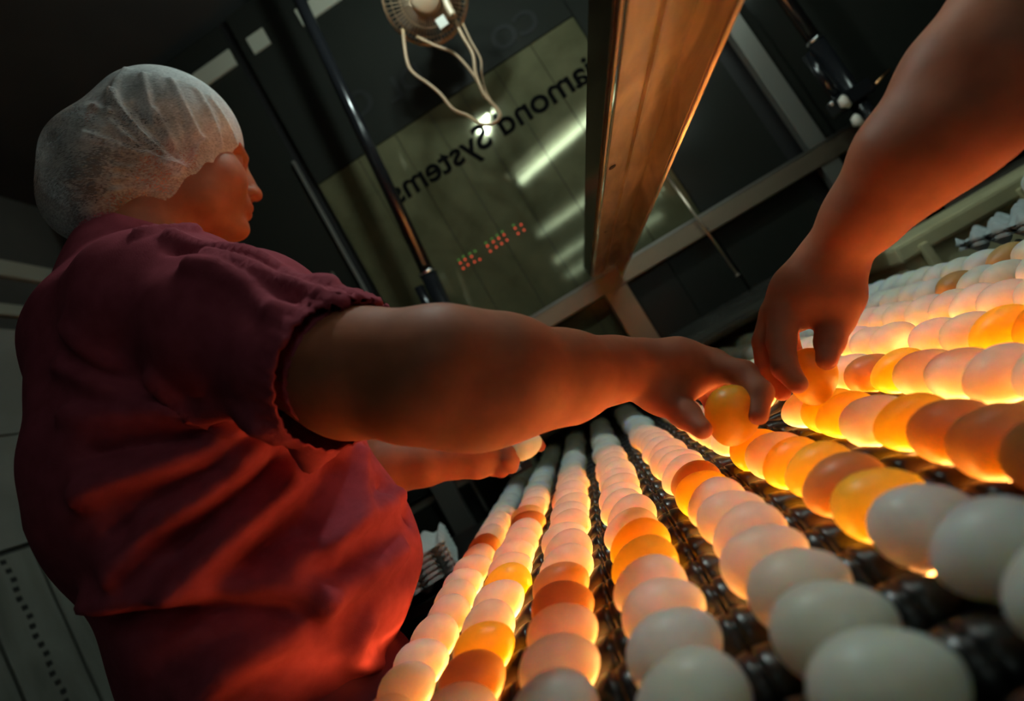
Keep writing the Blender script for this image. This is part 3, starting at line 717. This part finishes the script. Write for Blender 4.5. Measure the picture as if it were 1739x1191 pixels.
Cn((-.020, 0, -.045), (-.055, .0, -.190), .056, .066, .03)
PH = fh.mesh()
# hidden core joining head and arms inside the clothes
UA = atd(330, 500, .565); NK = HC + HR @ np.array([-.06, 0, -.20])
LS = np.array([-.545, .835, 1.43]); LE = np.array([-.50, .86, 1.12])
fc = Field(np.minimum.reduce([UA, NK, LS, LE, larm[0]]) - .12, np.maximum.reduce([UA, NK, LS, LE, larm[0], armpts[0]]) + .12, .009)
fc.cone(UA, armpts[0], .05, .052, .03); fc.cone(UA, NK, .045, .05, .03); fc.cone(NK, LS, .05, .045, .03); fc.chain([LS, LE, larm[0]], [.055, .05, .044], .03); fc.cone(NK, HC + HR @ np.array([-.03, 0, -.10]), .062, .050, .03)
PC = fc.mesh()
person = link('person', big_mesh('person', *join([PA, PL, PH, PC])), skin1)
tag(person, 'person in maroon short-sleeved scrubs and a white hair net picking eggs', 'person')

# shirt
T = lambda u, v, d: atd(u, v, d)
lo, hi = np.array([-1.05, .22, .74]), np.array([-.10, 1.08, 1.66])
fs_ = Field(lo, hi, .0062)
fs_.cone(T(245, 590, .68), T(345, 780, .655), .122, .160, .06)
fs_.cone(T(345, 780, .655), T(445, 1010, .64), .160, .140, .05)
fs_.ell(T(450, 830, .68), (.135, .135, .140), .05)
fs_.ell(T(550, 955, .69), (.130, .130, .128), .06)
fs_.ell(T(255, 890, .63), (.068, .068, .070), .05)
fs_.cone(T(445, 1010, .64), T(452, 1210, .64), .140, .135, .05)
fs_.cone(T(305, 525, .60), T(255, 555, .70), .092, .095, .05)
fs_.cone(T(285, 510, .72), LS, .080, .075, .05)
fs_.cone(LS, LE + np.array([0, 0, .10]), .074, .072, .04)
fs_.chain(A_([(270, 520, .60), (420, 562, .545), (560, 624, .488), (603, 636, .470)]), [.080, .079, .0675, .0685], .03)
fs_.ell(T(460, 700, .66), (.105, .11, .09), .05)
fs_.cone(T(250, 475, .72), HC + HR @ np.array([-.055, 0, -.160]), .070, .066, .04)
# sleeve mouth, neck and hem openings
tipc = T(603, 630, .4705); tdir = T(735, 648, .447) - T(560, 615, .488); tdir /= np.linalg.norm(tdir)
upv = T(640, 520, .468) - T(560, 738, .474); tl = upv / np.linalg.norm(upv); cutn = np.cross(np.cross(tl, tdir), tl); cutn /= np.linalg.norm(cutn); toC = (CAM - T(590, 630, .472)); cutn = cutn + .45 * toC / np.linalg.norm(toC); cutn /= np.linalg.norm(cutn)
fs_.cone(T(640, 645, .462), T(520, 600, .505), .0675, .060, .006, 'sub')
PS = fs_.mesh()
ctr = T(590, 630, .472)
headax = HR @ np.array([.10, 0, 1.0]); headax /= np.linalg.norm(headax); nk0 = HC + HR @ np.array([-.05, 0, -.125])
q_ = PS[0] - ctr; g1 = np.maximum(.004 - q_ @ cutn, np.linalg.norm(q_, axis=1) - .14)
q_ = PS[0] - nk0; g2 = np.maximum(-(q_ @ headax), np.linalg.norm(q_, axis=1) - .16)
PSc, Fm = clip(PS[0], PS[1], g1); PS = (PSc, Fm)
CUR = [  # (pixels along a fold, height, width)
 ([(400, 722), (325, 773), (191, 819), (150, 838)], .012, .015), ([(429, 773), (348, 831), (249, 894), (209, 964)], .015, .018),
 ([(534, 752), (481, 825), (406, 894), (313, 987)], .017, .020), ([(609, 775), (603, 871), (560, 930)], .010, .014),
 ([(673, 848), (580, 906), (499, 952)], .012, .018), ([(673, 940), (600, 985), (545, 1030)], .012, .016),
 ([(528, 1051), (406, 1120), (331, 1191)], .014, .018), ([(620, 1060), (600, 1110), (640, 1130)], .010, .015),
 ([(170, 1015), (300, 1008), (441, 996), (540, 1010)], .015, .020), ([(180, 1050), (300, 1040), (441, 1030), (528, 1055)], -.016, .014),
 ([(357, 438), (441, 471), (567, 522)], .008, .009), ([(294, 408), (420, 432), (560, 488)], .007, .009), ([(330, 455), (411, 480), (470, 530), (540, 560)], .009, .012),
 ([(400, 462), (500, 508), (600, 545)], -.005, .008), ([(240, 400), (330, 395), (420, 415)], .006, .008), ([(300, 430), (360, 425), (470, 460)], -.006, .008),
 ([(120, 707), (203, 709), (330, 712)], .007, .012), ([(110, 625), (160, 648), (260, 690), (380, 712)], .008, .014), ([(120, 560), (160, 595), (200, 620)], .005, .014),
 ([(270, 640), (350, 690), (450, 716), (550, 730)], .010, .014), ([(330, 745), (240, 752), (150, 770)], -.012, .014), ([(365, 800), (280, 850), (215, 905)], -.014, .016),
 ([(460, 790), (400, 855), (300, 930)], -.014, .018), ([(570, 790), (530, 860), (430, 940)], -.012, .018), ([(520, 900), (430, 960), (380, 990)], -.010, .018),
 ([(640, 760), (650, 830), (690, 880)], -.008, .014)]
PSd = fold(PS[0], Fm, CUR, 1.5, .85)
# ruffled gather marks near the sleeve hem
dh = np.abs((PSd - ctr) @ cutn); nearh = (np.linalg.norm(PSd - ctr, axis=1) < .12)
ang = np.arctan2((PSd - ctr) @ np.cross(cutn, tl), (PSd - ctr) @ tl)
PSd = PSd + normals(PSd, Fm) * (np.where(nearh, .0018 * np.sin(ang * 34) * np.exp(-((dh - .010) / .012) ** 2), 0))[:, None]
PSd = PSd + normals(PSd, Fm) * (.0025 * np.sin(PSd @ np.array([41., 23, 17])) * np.sin(PSd @ np.array([-19., 31, 37])))[:, None]
used = np.unique(Fm); mp_ = np.full(len(PSd), -1); mp_[used] = np.arange(len(used))
shirt = link('shirt', big_mesh('shirt', PSd[used], mp_[Fm]), shirt_m, person); shirt['label'] = 'creased maroon scrub top with loose short sleeves'
md = shirt.modifiers.new('thickness', 'SOLIDIFY'); md.thickness = .0022; md.offset = 1
# trousers and shoes
HP = T(450, 1160, .64); G = lambda dx, dy, z: np.array([HP[0] + dx, HP[1] + dy, z])
fp = Field((HP[0] - .36, HP[1] - .36, .03), (HP[0] + .36, HP[1] + .40, 1.02), .012)
fp.ell(G(0, 0, .90), (.172, .172, .13), .05)
for s in (-1, 1):
    fp.chain([G(s * .07, -s * .085, .82), G(s * .075 + .03, -s * .09, .46), G(s * .075, -s * .095, .07)], [.105, .082, .070], .03)
trousers = link('trousers', big_mesh('trousers', *fp.mesh()), pants_m, person)
for s in (-1, 1):
    c = G(s * .075, -s * .095, .0); f2 = Field(c + np.array([-.12, -.12, -.02]), c + np.array([.22, .20, .12]), .008)
    f2.cone(c + np.array([-.02, -.015, .045]), c + np.array([.10, .085, .038]), .048, .040, .02).half(c + np.array([0, 0, .002]), (0, 0, -1), .004)
    link('shoe', big_mesh('shoe', *f2.mesh()), shoe_m, person)
# hair and hair net
fr = Field((-.22, -.13, -.14), (.14, .13, .18), .005, HR, HC)
fr.ell((-.008, 0, .050), (.094, .086, .090), .01, 'add', None, True); fr.ell((-.085, 0, -.03), (.05, .068, .055), .03, 'add', None, True); fr.half((.045, 0, .060), (.80, 0, -.60), .01, True)
link('hair', big_mesh('hair', *fr.mesh()), hair_m, person)
fn = Field((-.29, -.15, -.17), (.15, .15, .20), .0036, HR, HC)
fn.ell((-.004, 0, .052), (.101, .103, .098), .02, 'add', None, True); fn.ell((-.006, 0, -.030), (.072, .090, .075), .03, 'add', None, True)
fn.ell((-.085, 0, -.020), (.068, .090, .070), .05, 'add', None, True); fn.ell((-.100, -.005, -.080), (.052, .078, .055), .03, 'add', None, True)
PN, FNn = fn.mesh()
pl = (PN - HC) @ HR
gN = pl[:, 2] - (.054 - 1.2 * (.10 - pl[:, 0]) - .10 * np.clip(.03 - pl[:, 0], 0, .2) + .003 * np.sin(pl[:, 0] * 260))
PN, Fk = clip(PN, FNn, gN)
NC = [([(193, 160), (210, 194), (252, 240), (308, 285)], .006, .0045), ([(243, 127), (252, 170), (262, 211)], .004, .004), ([(290, 136), (312, 180), (336, 228)], .004, .004),
      ([(143, 228), (235, 261), (308, 287)], .005, .004), ([(75, 291), (210, 285), (305, 291)], .004, .004), ([(110, 310), (210, 302), (300, 296)], .004, .004), ([(215, 120), (195, 150), (185, 190)], .004, .006),
      ([(330, 150), (360, 200), (375, 250)], .003, .004), ([(355, 165), (385, 210), (400, 245)], .003, .004), ([(265, 190), (290, 240), (312, 280)], .004, .004), ([(225, 180), (262, 225), (300, 265)], -.004, .006), ([(160, 180), (215, 235), (290, 280)], .004, .004),
      ([(190, 325), (250, 315), (308, 296)], .003, .004), ([(345, 235), (330, 265), (316, 286)], .004, .004), ([(310, 210), (318, 250), (314, 284)], -.003, .004)]
PNd = fold(PN, Fk, NC, 1.3)
used = np.unique(Fk); mp_ = np.full(len(PNd), -1); mp_[used] = np.arange(len(used))
net_m = bpy.data.materials.new('hair_net_fibre'); net_m.use_nodes = True
N_, L_ = net_m.node_tree.nodes, net_m.node_tree.links; N_.clear()
out = N_.new('ShaderNodeOutputMaterial'); mix = N_.new('ShaderNodeMixShader'); tr_ = N_.new('ShaderNodeBsdfTransparent'); add = N_.new('ShaderNodeMixShader'); df = N_.new('ShaderNodeBsdfDiffuse'); tl_ = N_.new('ShaderNodeBsdfTranslucent')
df.inputs[0].default_value = tl_.inputs[0].default_value = (.93, .95, .94, 1); add.inputs[0].default_value = .35
tc = N_.new('ShaderNodeTexCoord'); n1 = N_.new('ShaderNodeTexNoise'); n2 = N_.new('ShaderNodeTexNoise'); mr = N_.new('ShaderNodeMapRange'); ma = N_.new('ShaderNodeMath'); mp2 = N_.new('ShaderNodeMapping')
mp2.inputs['Scale'].default_value = (1, 1, 3); n1.inputs['Scale'].default_value = 240; n1.inputs['Detail'].default_value = 4; n2.inputs['Scale'].default_value = 26; n2.inputs['Detail'].default_value = 5
L_.new(tc.outputs['Object'], mp2.inputs[0]); L_.new(mp2.outputs[0], n1.inputs['Vector']); L_.new(tc.outputs['Object'], n2.inputs['Vector'])
ma.operation = 'ADD'; L_.new(n1.outputs['Fac'], ma.inputs[0]); L_.new(n2.outputs['Fac'], ma.inputs[1])
mr.inputs['From Min'].default_value = .75; mr.inputs['From Max'].default_value = 1.25; mr.inputs['To Min'].default_value = .22; mr.inputs['To Max'].default_value = .66
L_.new(ma.outputs[0], mr.inputs['Value']); L_.new(mr.outputs[0], mix.inputs[0]); L_.new(df.outputs[0], add.inputs[1]); L_.new(tl_.outputs[0], add.inputs[2])
L_.new(tr_.outputs[0], mix.inputs[1]); L_.new(add.outputs[0], mix.inputs[2]); L_.new(mix.outputs[0], out.inputs[0])
at_ = None
net_me = big_mesh('hair_net', PNd[used], mp_[Fk])
dn = pl[used]; dn = np.clip((dn[:, 0] * .6 + dn[:, 2] * .8 + .03) / .13, 0, 1)
at_ = net_me.attributes.new('gather', 'FLOAT', 'POINT'); at_.data.foreach_set('value', dn.astype(np.float32))     # cloth is gathered double towards the front
na = N_.new('ShaderNodeAttribute'); na.attribute_name = 'gather'; m2 = N_.new('ShaderNodeMath'); m2.operation = 'MULTIPLY_ADD'; m2.inputs[1].default_value = .50
sh = N_.new('ShaderNodeMath'); sh.operation = 'SUBTRACT'; sh.inputs[1].default_value = .12; L_.new(mr.outputs[0], sh.inputs[0])
L_.new(na.outputs['Fac'], m2.inputs[0]); L_.new(sh.outputs[0], m2.inputs[2]); m2.use_clamp = True; L_.new(m2.outputs[0], mix.inputs[0])
bpn = N_.new('ShaderNodeBump'); bpn.inputs['Strength'].default_value = .5; bpn.inputs['Distance'].default_value = .004; n3 = N_.new('ShaderNodeTexNoise'); n3.inputs['Scale'].default_value = 90; n3.inputs['Detail'].default_value = 3
L_.new(mp2.outputs[0], n3.inputs['Vector']); L_.new(n3.outputs['Fac'], bpn.inputs['Height']); L_.new(bpn.outputs[0], df.inputs['Normal'])
net = link('hair_net', net_me, net_m, person); net['label'] = 'crinkled see-through white bouffant hair net'

# ---------------------------------------------------------------- second person: bare arm reaching in from the other side
a2 = A_([(1745, 0, .43), (1600, 190, .445), (1405, 445, .53), (1310, 690, .54), (1430, 600, .54)])
f2 = arm_field(a2, .0025, .075)
f2.chain(A_([(1800, -60, .44), (1735, 30, .425), (1650, 130, .430), (1545, 262, .455), (1470, 362, .495), (1402, 448, .530)]), [.055, .052, .0500, .0425, .0335, .0275], .022)
f2.chain(A_([(1720, 150, .41), (1640, 220, .425), (1550, 310, .455)]), [.036, .032, .022], .03)
f2.chain(A_([(1402, 440, .532), (1358, 492, .545), (1325, 535, .552)]), [.026, .027, .0205], .014)
f2.chain(A_([(1412, 455, .528), (1385, 500, .535), (1350, 535, .545)]), [.026, .026, .018], .014)
f2.chain(A_([(1428, 462, .525), (1425, 505, .525), (1418, 535, .528)]), [.022, .021, .0165], .014)
f2.chain(A_([(1334, 530, .540), (1326, 580, .530), (1333, 625, .512), (1354, 652, .496)]), [.0170, .0138, .0125, .0098], .004)     # index
f2.chain(A_([(1318, 530, .556), (1299, 580, .556), (1303, 630, .548), (1328, 667, .538)]), [.0165, .0130, .0116, .0090], .003)     # middle
f2.chain(A_([(1326, 525, .575), (1318, 570, .588), (1330, 618, .588), (1350, 650, .578)]), [.0155, .0125, .0110, .0088], .004)
f2.chain(A_([(1340, 525, .592), (1338, 566, .606), (1350, 606, .606), (1365, 632, .598)]), [.0140, .0110, .0098, .0080], .004)
f2.chain(A_([(1425, 505, .528), (1418, 545, .528), (1409, 580, .520), (1404, 612, .506)]), [.0200, .0165, .0132, .0100], .008)     # thumb
f2.cone(atd(1355, 508, .545), atd(1415, 512, .530), .018, .016, .018)
P2 = f2.mesh()
SH2 = np.array([.80, .42, 1.42]); EL2 = a2[0]
fb = Field(np.minimum(EL2, SH2) - np.array([.12, .22, .15]), np.maximum(EL2, SH2) + np.array([.30, .25, .42]), .010)
fb.cone(atd(1760, -20, .43), SH2, .055, .066, .03); HD2 = np.array([.88, .56, 1.70]); NK2 = np.array([.90, .58, 1.50])
fb.cone(SH2, NK2, .07, .07, .05); fb.cone(NK2, HD2, .056, .06, .03); fb.ell(HD2 + np.array([-.02, 0, .03]), (.092, .078, .112), .02); fb.ell(HD2 + np.array([-.07, 0, -.05]), (.045, .05, .05), .02)
fb.cone(HD2 + np.array([-.11, 0, .02]), HD2 + np.array([-.128, 0, -.012]), .010, .013, .008)
for s in (-1, 1): fb.ell(HD2 + np.array([-.01, s * .078, 0]), (.018, .008, .03), .005); fb.ell(HD2 + np.array([-.112, s * .032, .03]), (.016, .018, .012), .008, 'sub')
fb.ell(HD2 + np.array([-.125, 0, -.055]), (.012, .024, .0016), .003, 'sub')
PB = fb.mesh()
person2 = link('person', big_mesh('person', *join([P2, PB])), skin2)
tag(person2, 'person reaching a bare forearm across the eggs to lift an amber egg', 'person')
dk = mat('dark_green_shirt', (.035, .045, .04), .85); noise_bump(dk, 600, .25, .0008)
fq = Field((.30, .10, .80), (1.22, 1.05, 1.66), .012)
fq.cone((.93, .60, .95), (.92, .58, 1.36), .165, .175, .08); fq.cone(NK2 + np.array([.01, 0, -.02]), SH2, .085, .088, .05); fq.cone(SH2, SH2 + (EL2 - SH2) * .86, .088, .070, .03); fq.cone(NK2, (1.0, .80, 1.42), .085, .085, .05); fq.cone((1.0, .80, 1.42), (1.02, .84, 1.18), .082, .075, .04)
fq.half(NK2 + np.array([0, 0, .035]), (0, 0, 1), .01)
link('shirt', big_mesh('shirt', *fq.mesh()), dk, person2)
fq = Field((.70, .36, .02), (1.18, .84, 1.02), .014); fq.ell((.94, .60, .92), (.165, .165, .12), .05)
for s in (-1, 1): fq.chain([(.94, .60 + s * .085, .84), (.92, .60 + s * .095, .46), (.95, .60 + s * .10, .06)], [.10, .078, .066], .03)
link('trousers', big_mesh('trousers', *fq.mesh()), mat('dark_trousers', (.02, .022, .03), .9), person2)
for s in (-1, 1):
    c = np.array([.95, .60 + s * .10, 0]); f3 = Field(c + np.array([-.22, -.08, -.02]), c + np.array([.10, .08, .12]), .008)
    f3.cone(c + np.array([.02, 0, .045]), c + np.array([-.12, 0, .038]), .048, .040, .02).half(c + np.array([0, 0, .002]), (0, 0, -1), .004); link('shoe', big_mesh('shoe', *f3.mesh()), shoe_m, person2)
f4 = Field(HD2 - .16, HD2 + .18, .008); f4.ell(HD2 + np.array([.005, 0, .045]), (.104, .090, .108), .01); f4.half(HD2 + np.array([-.06, 0, .02]), (-1, 0, -.6), .01); link('hair', big_mesh('hair', *f4.mesh()), hair_m, person2)

# ---------------------------------------------------------------- eggs in the hands
def held(u, v, d, axis_uv, kind, i, Ls, Ws, label):
    me = egg_mesh(Ls, Ws); me.materials.append(EM[kind][i]); o = bpy.data.objects.new('egg', me); COL.objects.link(o)
    a = atd(u + axis_uv[0], v + axis_uv[1], d + axis_uv[2]) - atd(u, v, d); f0, f1, f2_ = frame(a)
    Mx = Matrix.Identity(4)
    for r in range(3): Mx[r][0], Mx[r][1], Mx[r][2], Mx[r][3] = f0[r], f1[r], f2_[r], atd(u, v, d)[r]
    o.matrix_world = Mx; tag(o, label, 'egg'); return o
held(1243, 706, .507, (-10, 60, .0), 'amber', 2, .062, .0525, 'amber egg pinched in fingers of the person with the hair net')
held(1378, 640, .530, (8, 60, .0), 'amber', 2, .061, .0485, 'amber egg lifted by the hand of the bare forearm')
held(889, 757, .815, (60, -22, .0), 'white', 1, .062, .046, 'white egg held in the far hand under the outstretched arm')
